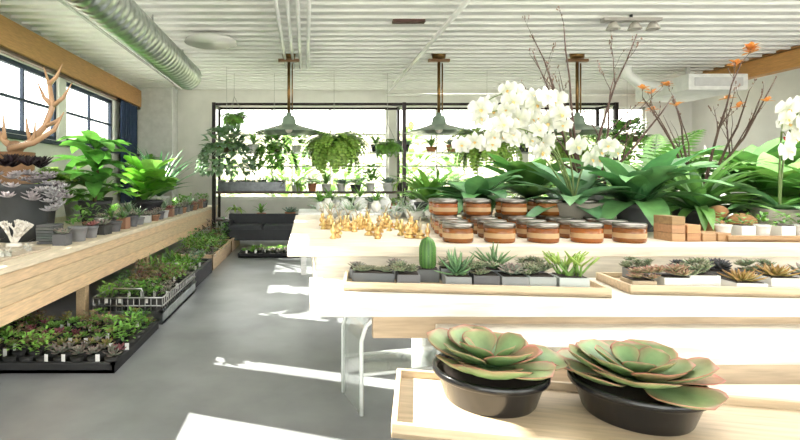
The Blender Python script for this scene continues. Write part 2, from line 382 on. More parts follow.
mb=MB(); pot(mb,(0,0,0),.18,.5,(.06,.06,.06)); fern(mb,(0,0,.48),34,.74,.16,(.18,.38,.06),(.34,.56,.1),elo=.8); mb.done('potted_fern',(-3.46,6.6,Z))
mb=MB(); pot(mb,(0,0,0),.18,.3,(.05,.05,.05)); straps(mb,(0,0,.28),30,.5,.08,G1,G2,.8,1.4,1.2); mb.done('spider_plant',(-3.5,8.6,Z))
mb=MB(); pot(mb,(0,0,0),.18,.3,(.05,.05,.05)); bush(mb,(0,0,.25),.3,.3,.8,90,.24,.13,G1,G2); mb.done('potted_peperomia',(-3.45,10.7,Z))
mb=MB(); pot(mb,(0,0,0),.16,.22,(.05,.05,.05)); bush(mb,(0,0,.18),.22,.22,.5,60,.18,.1,G3,G2); mb.done('potted_peperomia',(-3.6,4.5,Z))
kinds=[(.5,.5,.5),(.75,.75,.73),(.05,.05,.05),(.3,.16,.1),(.2,.2,.21),(.12,.12,.13)]
i=0;yy=4.62
while yy<11.4:
    for xx in(-2.24,-2.5):
        if xx<-2.4 and (4.2<yy<5.6 or 7.4<yy<8.4 or 9.0<yy<9.8): continue
        mb=MB(); r=R(.07,.1); h=R(.09,.15)
        if i%3==0: cubepot(mb,(0,0,0),r*1.6,h,random.choice(kinds),MATTE,R(-.2,.2))
        else: pot(mb,(0,0,0),r,h,random.choice(kinds),random.choice((MATTE,GLOSS)),seg=14)
        k=random.choice('rsbrp')
        if k=='r': rosette(mb,(0,0,h),r*1.4,20,GG,GB,(.5,.3,.3))
        elif k=='p': rosette(mb,(0,0,h),r*1.4,20,(.35,.16,.16),(.50,.20,.20),(.6,.2,.2))
        elif k=='s': straps(mb,(0,0,h),18,r*2.4,.02,G1,GG,droop=.5)
        else: bush(mb,(0,0,h*.8),r*1.1,r*1.1,r*2.2,34,.07,.04,G1,G2,stems=False)
        mb.done('potted_succulent',(xx+R(-.01,.01),yy,Z)); i+=1
    yy+=R(.27,.32)
mb=MB()
for k in range(18):
    x=R(-.36,.14);y=R(-.35,.35); straps(mb,(x,y,.02),20,R(.09,.15),.014,(.5,.5,.45),(.82,.80,.74),.1,1.4,1.4,prof='needle',seg=4)
    mb.ball((x,y,.025),.025,(.6,.6,.55),MATTE,8,5)
mb.box((-.1,0,.008),(.6,.85,.016),(.55,.46,.36),WOOD)
mb.done('air_plant_display',(-2.42,3.95,Z))
mb=MB()
def coral(p,d,L,r,dep):
    e=V(p)+V(d).normalized()*L; mb.tube([p,e],[r,r*.7],(.85,.80,.74),MATTE,6)
    if dep:
        for _ in range(3): coral(e,(d[0]+R(-.9,.9),d[1]+R(-.9,.9),d[2]+R(-.2,.5)),L*.72,r*.7,dep-1)
mb.lathe([(.08,0),(.06,.03),(.001,.035)],(0,0,0),(.85,.8,.74),MATTE,12)
for _ in range(5): coral((0,0,.02),(R(-.6,.6),R(-.6,.6),1),.09,.018,3)
mb.done('white_coral',(-2.62,4.5,Z))
mb=MB()
for k in range(7): mb.box((R(-.006,.006),R(-.006,.006),.013+k*.026),(.16,.2,.02),jit((.13,.14,.15),.2),MATTE,R(-.1,.1))
mb.done('slate_coaster_stack',(-2.42,4.75,Z))

# ---------------------------------------------------------------- floor trays on the left
def flat(name,x0,x1,y0,y1,h,col,mat,pal,hp=.14,step=.14,z0=0,slat=False,wire=False):
    mb=MB(); t=.02
    mb.box(((x0+x1)/2,(y0+y1)/2,z0+.012),(x1-x0,y1-y0,.024),col,mat)
    hh=h if not wire else h*.45
    for (a,b,c,d) in((x0,x1,y0,y0+t),(x0,x1,y1-t,y1),(x0,x0+t,y0,y1),(x1-t,x1,y0,y1)):
        mb.box(((a+b)/2,(c+d)/2,z0+hh/2),(b-a,d-c,hh),col,mat)
        mb.box(((a+b)/2,(c+d)/2,z0+hh),(b-a+.02,d-c+.02,.014),tuple(q*1.3 for q in col),mat)
    if wire:
        W_=(.45,.45,.45)
        for z in (h*.7,h): mb.tube([(x0,y0,z),(x1,y0,z),(x1,y1,z),(x0,y1,z),(x0,y0,z)],.008,W_,METAL,5)
        k=x0
        while k<=x1+.001: 
            mb.tube([(k,y0,hh),(k,y0,h)],.005,W_,METAL,4); k+=(x1-x0)/12
        k=y0
        while k<=y1: 
            mb.tube([(x1,k,hh),(x1,k,h)],.005,W_,METAL,4); k+=.07
        for yy_ in (y0,y1): mb.tube([(x0+.18,yy_,h),(x0+.2,yy_-.01,h+.09),(x1-.2,yy_-.01,h+.09),(x1-.18,yy_,h)],.009,W_,METAL,6)
    if slat:
        yy=y0
        while yy<y1: mb.box((x1+.005,yy,z0+h/2),(.012,.012,h),tuple(q*1.5 for q in col),mat); yy+=.06
    yy=y0+step*.55
    while yy<y1-step*.3:
        pk=random.choice(pal); xx=x0+step*.55
        while xx<x1-step*.3:
            if R(0,1)<.3: pk=random.choice(pal)
            ph=h*.7+.02
            mb.lathe([(step*.28,0),(step*.4,ph)],(xx,yy,z0+.024),(.025,.025,.025),MATTE,8)
            c=(xx+R(-.01,.01),yy+R(-.01,.01),z0+.03+ph)
            kind,ca,cb,ce=pk
            if kind=='r':
                rosette(mb,(c[0],c[1],c[2]+R(0,.04)),step*R(.55,.8),16,ca,cb,ce)
                if R(0,1)<.5: rosette(mb,(c[0]+R(-.04,.04),c[1]+R(-.04,.04),c[2]+R(.03,hp*.6)),step*R(.4,.55),12,ca,cb,ce)
            elif kind=='b': bush(mb,c,step*.55,step*.55,hp*R(.7,1.2),42,step*.34,step*.18,ca,cb,stems=False)
            elif kind=='s': straps(mb,c,16,hp*R(.9,1.5),.02,ca,cb,.4,1.4,.6,seg=4)
            if R(0,1)<.35: mb.box((xx+step*.35,yy-step*.35,c[2]+.0),(.03,.003,.06),(.85,.85,.85),MATTE,R(-.4,.4))
            xx+=step
        yy+=step
    return mb.done(name)
palG=[('r',(.14,.34,.07),(.26,.5,.1),None),('b',(.18,.42,.08),(.34,.60,.12),None),('r',(.16,.36,.08),(.34,.55,.14),(.42,.14,.12)),('b',G3,G1,None),('b',G1,G2,None),('r',GB,GG,(.4,.2,.22))]
palP=palG+[('r',PU,(.36,.12,.14),None),('b',(.18,.25,.09),(.30,.10,.13),None),('b',(.15,.18,.09),(.38,.16,.18),None)]
palM=[('r',GG,(.45,.5,.42),(.5,.35,.35)),('b',GB,GG,None),('s',G1,G2,None),('r',G1,G2,None)]
flat('succulent_flat',-2.75,-1.38,3.62,4.72,.07,(.02,.02,.022),MATTE,palP,hp=.18,step=.125)
flat('wire_basket_of_succulents',-2.05,-1.38,4.84,6.3,.26,(.46,.48,.49),METAL,palP,hp=.18,step=.13,wire=True)
flat('succulent_flat',-2.05,-1.42,6.42,7.6,.20,(.05,.05,.055),MATTE,palM,hp=.20,slat=True)
flat('succulent_flat',-2.05,-1.42,7.72,9.6,.24,(.64,.47,.31),WOODY,palG,hp=.26,step=.16)
flat('succulent_flat',-2.05,-1.42,9.7,10.9,.24,(.64,.47,.31),WOODY,palP,hp=.32,step=.18)

# ---------------------------------------------------------------- back of the shop
mb=MB(); ST=(.035,.03,.03)
for x,yt in((-2.02,11.1),(2.2,11.1),(6.9,11.1)):
    mb.box((x,yt,1.56),(.08,.08,3.12),ST,METAL)
    mb.box((x,11.8,1.56),(.06,.06,3.12),ST,METAL)
    mb.box((x,11.45,3.08),(.06,.7,.06),ST,METAL)
mb.box((2.44,11.1,3.08),(9,.06,.06),ST,METAL)
mb.box((2.44,11.8,3.08),(9,.05,.05),ST,METAL)
mb.box((2.44,11.45,2.02),(8.9,.6,.025),(.5,.55,.52),GLASS); mb.box((2.44,11.12,2.0),(8.9,.02,.03),(.4,.4,.38),METAL)
mb.box((2.44,11.45,1.12),(9,.62,.05),(.09,.06,.045),WOOD)
mb.box((2.44,11.45,.5),(9,.62,.05),(.09,.06,.045),WOOD)
mb.done('steel_plant_rack')
mb=MB(); mb.box((0,0,.02),(1.5,.34,.04),(.08,.08,.085),METAL)
for a,b in((-.17,.02),(.17,.02)): mb.box((0,a,.11),(1.5,.02,.2),(.10,.105,.11),METAL)
for a in(-.75,.75): mb.box((a,0,.11),(.02,.34,.2),(.10,.105,.11),METAL)
mb.box((0,0,.17),(1.46,.3,.02),SOIL)
for k in range(16): rosette(mb,(R(-.7,.7),R(-.12,.12),.2),.13,16,GB,GG,(.4,.3,.3))
for k in range(8): straps(mb,(R(-.7,.7),R(-.12,.12),.18),12,.25,.02,G1,GB,droop=.6)
mb.done('metal_trough_planter',(-1.2,11.4,1.145))
def shelfrow(x0,x1,y,z,name,sc=1,gap=(.36,.5)):
    x=x0
    while x<x1:
        mb=MB(); r=R(.09,.14);h=R(.12,.2); pot(mb,(0,0,0),r,h,random.choice([(.55,.55,.53),(.05,.05,.05),(.5,.2,.1),(.75,.75,.72)]),MATTE,seg=14)
        k=random.choice('frbst')
        if k=='f': fern(mb,(0,0,h),14,.42*sc,.10,G1,G2,np_=10)
        elif k=='r': rosette(mb,(0,0,h),r*2,22,GB,GG)
        elif k=='s': straps(mb,(0,0,h),20,.42*sc,.05,G1,G2,droop=.9)
        elif k=='t': straps(mb,(0,0,h),24,.5*sc,.06,G2,GY,elo=.0,ehi=1,droop=2.2)
        else: bush(mb,(0,0,h*.8),r*1.8,r*1.8,.42*sc,60,.15,.09,G1,G2,stems=False)
        mb.done(name,(x,y,z)); x+=R(*gap)
shelfrow(-.2,6.7,11.4,1.145,'potted_houseplant',1.0,(.32,.42))
shelfrow(-1.7,6.7,11.4,2.0325,'potted_houseplant',.9,(.45,.7))
shelfrow(-1.6,6.7,11.4,.525,'potted_houseplant',.7,(.5,.7))
def basket(x,y,z,r,n,L,cA,cB,kind='fern'):
    mb=MB(); mb.lathe([(r*.35,-r*.55),(r*.8,-r*.4),(r,0),(r*.94,0),(r*.5,-.08),(.001,-.08)],(0,0,0),(.16,.12,.07),MATTE,18)
    for a in(0,2.1,4.2): mb.tube([(r*math.cos(a),r*math.sin(a),0),(0,0,.45)],.005,(.3,.3,.28),METAL,4)
    mb.tube([(0,0,.45),(0,0,ZC-z)],.004,(.4,.4,.38),METAL,4)
    if kind=='fern': fern(mb,(0,0,-.02),n,L,.14,cA,cB,elo=.0,ehi=1.2,droop=2.2,np_=13)
    else:
        bush(mb,(0,0,-.1),r*1.5,r*1.5,.4,n*3,.18,.12,cA,cB,stems=False)
        for k in range(n):
            a=R(0,6.28); p=V((r*math.cos(a),r*math.sin(a),.02)); 
            for q in range(9):
                p=p+V((math.cos(a)*.05*(1-q/9),math.sin(a)*.05*(1-q/9),-.015-.085*min(1,q/3)*L)); mb.leaf(p,a+R(-1,1),R(-.9,.2),.13,.09,.6,'heart',jit(cA,.25),jit(cB,.25),seg=3)
    mb.done('hanging_basket_plant',(x,y,z))
basket(.6,10.3,2.12,.36,120,.90,G2,GY)
basket(3.75,10.3,2.15,.36,120,.95,G2,GY)
basket(-1.5,10.6,2.72,.22,34,.42,G1,G2)
basket(-1.55,9.9,2.1,.28,40,.7,G1,GG,'t')
basket(-.65,10.6,2.1,.18,26,.5,G1,G2,'t')
basket(1.75,10.6,2.15,.2,30,.45,G1,G2)
basket(5.5,10.4,2.1,.28,60,.7,G1,GY)
basket(6.7,10.4,2.3,.24,34,.6,G1,G2,'t')
def table(name,x0,x1,y0,y1,z,th,col,legcol,mat=WOOD,leg=.08,planks=3,shelf=None,inset=None):
    mb=MB(); n=planks; w=(y1-y0)/n; li=inset if inset else leg
    for i in range(n): mb.box(((x0+x1)/2,y0+w*(i+.5),z-th/2),(x1-x0,w-.004,th),jit(col,.05),mat)
    for x in(x0+li,x1-leg):
        for y in((y0+leg) if not inset else (y0+y1)/2,y1-leg): mb.box((x,y,(z-th)/2),(leg,leg,z-th),legcol,mat)
    mb.box(((x0+x1)/2,y0+leg,z-th-.05),(x1-x0-2*leg,.03,.1),legcol,mat); mb.box(((x0+x1)/2,y1-leg,z-th-.05),(x1-x0-2*leg,.03,.1),legcol,mat)
    return mb
mb=table('t',-.1,2.0,7.3,8.3,.92,.05,(.82,.82,.80),(.7,.7,.68)); mb.done('white_display_table',bevel=.004)
mb=MB()
for k in range(12):
    x=R(-.85,.85);y=R(-.35,.35);r=R(.05,.1); mb.lathe([(r*.5,0),(r,r*.6),(r*1.1,r*1.6),(r*.6,r*2.2),(r*.7,r*2.4)],(x,y,0),random.choice([(.8,.8,.78),(.6,.6,.6),(.85,.82,.75)]),GLOSS,14)
    if k%2: straps(mb,(x,y,r*2.2),14,.25,.03,G1,G2,.5,1.4,1)
mb.done('ceramic_vase_collection',(.95,7.8,.92))
mb=table('t',2.6,5.6,8,8.8,.9,.05,(.6,.45,.3),(.4,.3,.2)); mb.done('plant_display_table')
shelfrow(2.8,5.5,8.4,.9,'potted_houseplant',1.1,(.4,.5))
mb=MB(); DK=(.03,.032,.038)
mb.box((0,0,.30),(1.5,.62,.22),DK); mb.box((0,.27,.52),(1.5,.12,.34),DK)
for a in(-.72,.72): mb.box((a,0,.42),(.12,.62,.3),DK)
for a in(-.36,.36): mb.box((a,-.03,.44),(.66,.52,.10),(.045,.047,.055))
for a in(-.66,.66):
    for b in(-.25,.25): mb.tube([(a,b,0),(a,b,.2)],.02,BLK,METAL,6)
mb.done('dark_sofa',(-.85,10.3,0),bevel=.03)
flat('succulent_flat',-1.2,-.1,9.0,9.45,.07,(.02,.02,.022),MATTE,palG,hp=.08,step=.16)
mb=table('t',.3,3.0,9.6,10.2,.8,.05,(.25,.18,.12),(.15,.1,.07)); mb.done('plant_display_table')
shelfrow(.5,2.9,9.9,.8,'potted_houseplant')

# ---------------------------------------------------------------- stepped display on the right
WH=(.80,.755,.67)
zA,zB,zC,zD=1.10,.96,.87,.785
mb=MB()
for i in range(7): mb.box((2.56,2.27+.29*(i+.5),zA-.025),(5.28,.287,.05),jit((.72,.64,.52),.05),WOOD)
mb.box((2.62,2.33,.945),(5.14,.03,.21),(.72,.67,.58),WOOD); mb.box((2.62,4.25,.945),(5.14,.03,.21),WH,WOOD)
mb.box((.06,3.29,.945),(.03,1.9,.21),WH,WOOD); mb.box((5.18,3.29,.945),(.03,1.9,.21),WH,WOOD)
for x in(1.0,3.0,5.1):
    for yy in(2.5,4.15): mb.box((x,yy,.525),(.09,.09,1.05),(.70,.60,.46),WOOD)
mb.done('tiered_display_table',bevel=.004)
mb=MB()
for i in range(3): mb.box((2.21,1.80+.1533*(i+.5),zB-.0275),(4.38,.15,.055),jit(WH,.04),WOOD)
for x in(.95,2.6,4.2): mb.box((x,2.1,.4525),(.08,.08,.905),(.68,.56,.42),WOOD)
mb.box((2.3,1.86,zB-.10),(4.1,.03,.09),(.50,.38,.26),WOOD)
mb.done('tiered_display_table',bevel=.004)
mb=MB()
for i in range(2): mb.box((2.33,1.655+i*.13-.0,zC-.03),(3.7,.126,.06),jit(WH,.04),WOOD)
for x in(.95,1.6,2.4,3.2,4.0): mb.box((x,1.70,(zC-.06)/2),(.06,.06,zC-.06),(.60,.48,.35),WOOD)
mb.box((2.33,1.62,zC-.10),(3.66,.025,.08),(.62,.48,.34),WOOD)
mb.done('display_riser',bevel=.004)
mb=MB()
for i in range(4): mb.box((2.25,.95+.16*i,zD-.02),(3.6,.156,.04),jit((.70,.60,.46),.05),WOOD)
for x in(.75,2.2,3.95):
    for y in(.95,1.42): mb.box((x,y,(zD-.04)/2),(.07,.07,zD-.04),(.6,.46,.32),WOOD)
mb.done('plant_stand',bevel=.004)

TC=(.60,.47,.32)
def tray(name,corner,rz,w,d,z,h=.05,col=TC):
    mb=MB(); t=.014
    mb.box((w/2,d/2,.007),(w,d,.014),col,WOOD)
    mb.box((w/2,t/2,h/2),(w,t,h),jit(col,.05),WOOD);mb.box((w/2,d-t/2,h/2),(w,t,h),jit(col,.05),WOOD)
    mb.box((t/2,d/2,h/2),(t,d-2*t,h),jit(col,.05),WOOD);mb.box((w-t/2,d/2,h/2),(t,d-2*t,h),jit(col,.05),WOOD)
    return mb.done(name,(corner[0],corner[1],z),rz,bevel=.002)
rz=-.22
tray('wooden_tray',(.205,1.19),rz,1.3,.36,zD+.001,.035)
tray('wooden_tray',(.15,1.98),-.12,1.0,.26,zB+.001,.035)
tray('wooden_tray',(1.25,1.92),-.10,1.15,.28,zB+.001,.035)

def paddle(x,y,r,seed,ls=1,name='paddle_plant'):
    random.seed(seed)
    mb=MB(); h=.088
    mb.lathe([(r*.76,0),(r*.79,.006),(r*.92,h*.74),(r*.93,h*.76),(r*.99,h*.78),(r*1.01,h*.84),(r*1.01,h*.98),(r*.99,h),(r*.95,h),(r*.92,h*.85),(.001,h*.85)],(0,0,0),(.010,.010,.012),GLOSS,64,cap=False)
    mb.lathe([(.001,0),(r*.76,0)],(0,0,0),(.012,.012,.014),GLOSS,48,cap=False)
    mb.lathe([(r*.92,h*.86),(.001,h*.9)],(0,0,0),SOIL,MATTE,32,cap=False)
    gr=(.14,.30,.12); gr2=(.26,.43,.18); rd=(.72,.20,.18)
    n=20
    for i in range(n):
        t=i/(n-1); a=i*2.39996+seed+R(-.25,.25)
        el=.62-.58*t**.8+R(-.08,.14); L=(.080+.112*min(1,t*1.2))*(r/.16)*R(.9,1.08)*ls; W=L*R(.80,.95)
        c1=jit(gr,.12);c2=jit(mixc(gr2,(.44,.50,.24),R(0,.9)),.1)
        if i in (9,15): c2=(.62,.36,.22)
        mb.leafwide((.012*math.cos(a),.012*math.sin(a),h*.92+.025*(1-t)),a,el,L,W,R(-.45,.0),c1,c2,mixc(c2,rd,R(.6,1)))
    mb.tube([(0,0,h*.85),(0,0,h*.9+.03)],.02,gr,LEAF,8)
    mb.done(name,(x,y,zD+.016),0)
paddle(.505,1.37,.150,3,1.06);paddle(.850,1.285,.155,8,.98)
random.seed(21)

def inframe(corner,rz,u,v): 
    return (corner[0]+u*math.cos(rz)-v*math.sin(rz),corner[1]+u*math.sin(rz)+v*math.cos(rz))
T1=(.15,1.98);r1=-.12;zt=zB+.016
def put(mb,name,T,r,u,v): 
    x,y=inframe(T,r,u,v); return mb.done(name,(x,y,zt),r)
GP=(.26,.27,.28)
mb=MB(); mb.box((0,0,.022),(.17,.11,.044),(.13,.14,.15),MATTE); mb.box((0,0,.045),(.155,.095,.004),SOIL)
for k in range(14): rosette(mb,(R(-.075,.075),R(-.04,.04),.05),R(.025,.04),14,(.16,.32,.17),(.26,.38,.26),(.4,.3,.2))
put(mb,'succulent_dish_garden',T1,r1,.12,.12)
mb=MB(); cubepot(mb,(0,0,0),.085,.05,(.12,.125,.13))
vs=[];fs=[];cs=[];seg=24;rows=10
for i in range(rows+1):
    t=i/rows; rr=.030*(math.sin(math.pi*min(.5,t*1.6+.25))if t<.6 else math.sqrt(max(0,1-((t-.6)/.4)**2)))+.001
    for k in range(seg):
        a=2*math.pi*k/seg; q=rr*(1+(.14 if k%2 else -.10)); vs.append((q*math.cos(a),q*math.sin(a),.05+.135*t)); cs.append((.16,.36,.08) if k%2 else (.07,.17,.05))
for i in range(rows):
    for k in range(seg): fs.append((i*seg+k,i*seg+(k+1)%seg,(i+1)*seg+(k+1)%seg,(i+1)*seg+k))
mb.add(vs,fs,cs,LEAF)
for k in range(260):
    a=R(0,6.28);z=R(.06,.18);mb.leaf((.028*math.cos(a),.028*math.sin(a),z),a,.2,.010,.0016,0,'needle',(.7,.65,.4),(.7,.65,.4),seg=1)
put(mb,'column_cactus',T1,r1,.35,.18)
def succ(T,r,u,v,w,h,kind,col=GP,mat=MATTE,round_=False):
    mb=MB()
    if round_: pot(mb,(0,0,0),w/2,h,col,mat,seg=20,rb=.85)
    else: cubepot(mb,(0,0,0),w,h,col,mat)
    nm='potted_succulent'
    if kind=='agave': straps(mb,(0,0,h),30,w*1.1,.026,(.10,.24,.11),(.24,.40,.19),.1,1.4,-.3,thick=.2,prof='needle'); nm='potted_agave'
    elif kind=='aloe': straps(mb,(0,0,h),26,w*1.4,.022,(.12,.28,.11),(.26,.40,.19),.4,1.4,.2,thick=.25,prof='needle'); nm='potted_aloe'
    elif kind=='ech': rosette(mb,(0,0,h+.005),w*.8,30,(.16,.30,.21),(.32,.46,.34),(.45,.28,.28))
    elif kind=='cluster':
        for k in range(12): rosette(mb,(R(-.5,.5)*w,R(-.45,.45)*w,h+R(0,.035)),w*R(.3,.48),18,(.14,.32,.15),(.30,.46,.25),(.40,.28,.22))
    elif kind=='pencil':
        for k in range(22):
            a=R(0,6.28); p=V((R(-.3,.3)*w,R(-.3,.3)*w,h)); d=V((math.cos(a)*.8,math.sin(a)*.6,1)).normalized(); L=R(.04,.07); q=p+d*L
            mb.tube([p,q],[.0045,.004],(.22,.40,.09),LEAF,6)
            for j in range(3):
                b=a+R(-1.2,1.2); d2=V((math.cos(b)*1.0,math.sin(b)*.8,.8)).normalized(); e=q+d2*R(.03,.06); mb.tube([q,e],[.004,.0025],(.36,.52,.11),LEAF,6)
        nm='pencil_cactus'
    elif kind=='dark': 
        for k in range(3): rosette(mb,(R(-.2,.2)*w,R(-.2,.2)*w,h+.01*k),w*.6,26,(.05,.09,.08),(.10,.14,.14),(.12,.08,.10))
    elif kind=='orange': rosette(mb,(0,0,h),w*.8,34,(.26,.34,.09),(.50,.40,.14),(.6,.28,.1),prof='needle',wr=.3); nm='potted_haworthia'
    elif kind=='pink':
        for k in range(7): rosette(mb,(R(-.45,.45)*w,R(-.35,.35)*w,h+R(0,.03)),w*R(.38,.55),18,(.18,.36,.14),(.42,.45,.25),(.62,.22,.2))
    put(mb,nm,T,r,u,v)
for a in [(.455,.10,.10,.04,'agave'),(.44,.21,.07,.05,'cluster'),(.565,.11,.10,.045,'cluster',(.13,.13,.14)),(.67,.10,.10,.045,'ech'),(.53,.205,.08,.05,'orange',(.4,.4,.4)),
          (.63,.205,.08,.05,'aloe'),(.775,.11,.10,.045,'cluster',(.38,.41,.41)),(.89,.11,.11,.045,'pencil',(.5,.55,.55),GLOSS),(.78,.215,.08,.06,'cluster'),(.22,.215,.07,.05,'ech'),(.26,.09,.09,.045,'cluster',(.15,.15,.16)),(.05,.205,.06,.04,'ech')]:
    succ(T1,r1,*a)
T2=(1.25,1.92);r2=-.10
for a in [(.07,.08,.09,.03,'pink',(.5,.4,.28)),(.19,.08,.10,.045,'pink',(.75,.75,.73)),(.13,.2,.08,.05,'cluster'),(.31,.12,.11,.05,'cluster',(.75,.75,.73)),(.44,.21,.10,.05,'dark',(.1,.1,.1)),
          (.45,.08,.11,.03,'orange',(.75,.75,.73)),(.31,.235,.06,.05,'dark'),(.58,.09,.11,.05,'orange',(.75,.75,.73)),(.60,.22,.09,.05,'cluster'),(.72,.12,.1,.05,'ech',(.7,.7,.7)),(.86,.12,.1,.05,'pink'),(1.0,.12,.1,.05,'agave')]:
    succ(T2,r2,*a,GLOSS if a[5][0]>.7 else MATTE) if len(a)==6 else succ(T2,r2,*a)

mb=MB()
def jar(x,y,z):
    r=.072
    mb.lathe([(r*.93,0),(r,.008),(r,.066),(r*.95,.07)],(x,y,z),jit((.24,.075,.015),.2),GLOSS,20)
    mb.lathe([(r*1.004,.022),(r*1.004,.046)],(x,y,z),(.46,.30,.16),MATTE,20,cap=False)
    mb.lathe([(r*.98,.070),(r*1.02,.072),(r*1.02,.088),(r*.96,.092),(.001,.092)],(x,y,z),(.24,.22,.20),METAL,20)
for row,(y,lv) in enumerate(((2.43,1),(2.62,1),(2.80,1),(2.98,2),(3.16,2))):
    for k in range(5):
        x=.74+.208*k+ (0.03*row)
        for l in range(lv): jar(x+R(-.006,.006),y,zA+l*.0925)
mb.done('candle_jar_collection')
mb=MB()
for k in range(4):
    for l in range(3-k if k<3 else 1): mb.box((1.82+.075*k,2.50,zA+.02+l*.041),(.065,.13,.04),jit((.40,.23,.12),.2),WOOD)
mb.done('wood_block_stack',bevel=.002)
tray('wooden_tray',(2.05,2.42),-.05,1.3,.24,zA+.001,.03,(.40,.24,.12))
x=2.12;k=0
while x<3.2:
    mb=MB(); cubepot(mb,(0,0,0),.07,.055,(.8,.8,.78)) if k%2 else pot(mb,(0,0,0),.035,.06,(.8,.8,.78),seg=14)
    bush(mb,(0,0,.05),.03,.03,.06,22,.03,.018,G1,G2,stems=False); mb.done('mini_potted_succulent',(x,2.54-(x-2.02)*.05,zA+.016)); x+=.095;k+=1
mb=MB(); BRS=(.68,.47,.20)
for k in range(60):
    x=R(.10,.64);y=R(2.5,3.4);h=R(.04,.09);r=R(.014,.026)
    mb.lathe([(r*1.1,0),(r*1.1,.008),(r*.4,.02),(r*.9,h*.4),(r,h*.55),(r*.35,h*.75),(r*.5,h),(r*.3,h)],(x,y,zA),jit(BRS,.2),METAL,12)
    if k%3==0:
        for q in range(3): mb.tube([(x,y,zA+h),(x+R(-.03,.03),y+R(-.02,.02),zA+h+R(.02,.07))],.0025,(.5,.42,.28),METAL,4)
mb.done('brass_bud_vase_collection')
mb=MB()
for k in range(14):
    x=R(-.35,.5);y=R(-.2,.3);r=R(.05,.09); mb.lathe([(r*.4,0),(r*.9,r*.3),(r*1.1,r),(r*1.05,r*1.0),(r*.8,r*.35),(.001,r*.1)],(x,y,0),random.choice([(.72,.72,.7),(.5,.52,.5),(.6,.45,.3)]),GLOSS,18,cap=False)
    straps(mb,(x,y,r*.4),18,.18,.016,(.20,.32,.2),(.45,.52,.40),.3,1.4,1.2)
mb.done('glass_terrarium_bowls',(.5,3.8,zA))

def flower(mb,p,face,r):
    f=V(face).normalized(); u=f.cross(V((0,0,1))).normalized(); w=u.cross(f)*-1
    if w.z<0: w=-w
    WHT2=(.74,.74,.725)
    for ang,s,wd in((1.57,1,.62),(.25,1.05,1.0),(2.89,1.05,1.0),(-.95,.95,.62),(-2.19,.95,.62)):
        d=u*math.cos(ang)+w*math.sin(ang)
        mb.leafd(p,d+f*.12,f,r*s,r*wd,.35,'oval' if wd<.8 else 'paddle',(.48,.52,.40),WHT2,seg=4,cup=-.15)
    mb.leafd(V(p)+f*.01,-w*.6+f,w,r*.38,r*.3,1,'oval',(.55,.32,.04),(.65,.45,.2),seg=3)
def orchid(mb,b,ctrl,n,r0=.062):
    pts=[];P=[V(b)]+[V(c) for c in ctrl]
    N=24
    for i in range(N+1):
        t=i/N
        pts.append(P[0]*(1-t)**3+P[1]*3*t*(1-t)**2+P[2]*3*t*t*(1-t)+P[3]*t**3)
    mb.tube(pts,[.006-.003*i/N for i in range(N+1)],(.18,.25,.08),LEAF,6)
    for i in range(n):
        k=int(N*(.42+.58*i/n)); p=pts[k]+V((R(-.05,.05),R(-.08,.05),R(-.08,.03)))
        mb.tube([pts[k],p],.003,(.25,.35,.12),LEAF,4)
        flower(mb,p+V((0,-.02,0)),(R(-.8,.5),-1,R(-.5,.35)),r0*R(.85,1.2))
mb=MB(); mb.lathe([(.13,0),(.16,.05),(.19,.16),(.17,.17),(.15,.13),(.001,.13)],(0,0,0),(.20,.18,.15),MATTE,28)
b=(0,0,.15)
orchid(mb,b,((-.05,-.05,.5),(-.35,-.1,.80),(-.82,-.1,.46)),10)
orchid(mb,b,((-.1,0,.55),(-.25,0,1.06),(-.62,-.05,.70)),9)
orchid(mb,b,((-.1,.05,.4),(-.4,0,.84),(-.72,-.1,.42)),9)
orchid(mb,b,((-.1,0,.5),(-.35,-.1,.95),(-.74,-.1,.56)),8)
orchid(mb,b,((.02,0,.3),(-.1,-.05,.96),(-.30,-.05,.80)),7)
orchid(mb,b,((.05,0,.4),(.12,0,.68),(.34,-.05,.46)),6,.055)
straps(mb,b,18,.42,.13,(.07,.18,.08),(.13,.30,.13),.0,1.0,.9,prof='oval')
mb.done('white_orchid_arrangement',(1.62,3.02,zA))
mb=MB(); mb.lathe([(.10,0),(.13,.14),(.11,.14),(.001,.12)],(0,0,0),(.5,.45,.4),MATTE,24)
orchid(mb,(0,0,.12),((-.02,0,.5),(-.0,-.05,.8),(-.10,-.1,.60)),5,.055)
orchid(mb,(0,0,.12),((0,0,.5),(.05,-.05,.88),(.16,-.1,.62)),7,.055)
straps(mb,(0,0,.12),10,.36,.11,(.08,.20,.08),(.16,.34,.14),.2,1,.9,prof='oval')
mb.done('white_orchid',(2.66,2.80,zA))
TW=(.075,.04,.03)
mb=MB(); mb.lathe([(.07,0),(.085,.15),(.06,.26),(.05,.26),(.05,.2),(.001,.2)],(0,0,0),(.25,.25,.24),MATTE,20)
random.seed(5)
for d,L in(((-.55,-.1,1),1.15),((-.15,0,1),1.3),((.1,-.1,1),1.2),((.28,0,1),1.0),((-.28,.1,1),1.25),((.5,0,1),.9),((-.4,0,1),1.0)):
    twig(mb,(0,0,.1),d,L,.013,2,TW,(.20,.13,.10))
mb.done('bare_branch_vase',(1.93,3.38,zA))
mb=MB(); mb.lathe([(.08,0),(.095,.15),(.07,.26),(.06,.26),(.05,.2),(.001,.2)],(0,0,0),(.25,.25,.24),MATTE,20)
for d,L in(((-.45,-.1,1),.85),((-.1,0,1),.95),((.25,-.1,1),.9),((.5,0,1),.8),((-.25,0,1),.8)):
    twig(mb,(0,0,.1),d,L,.012,2,TW,(.20,.13,.10),(.55,.22,.06))
mb.done('bare_branch_vase',(2.60,3.28,zA))
random.seed(33)
def planter(r,h,col=(.06,.065,.07)):
    mb=MB(); pot(mb,(0,0,0),r,h,col,MATTE); return mb
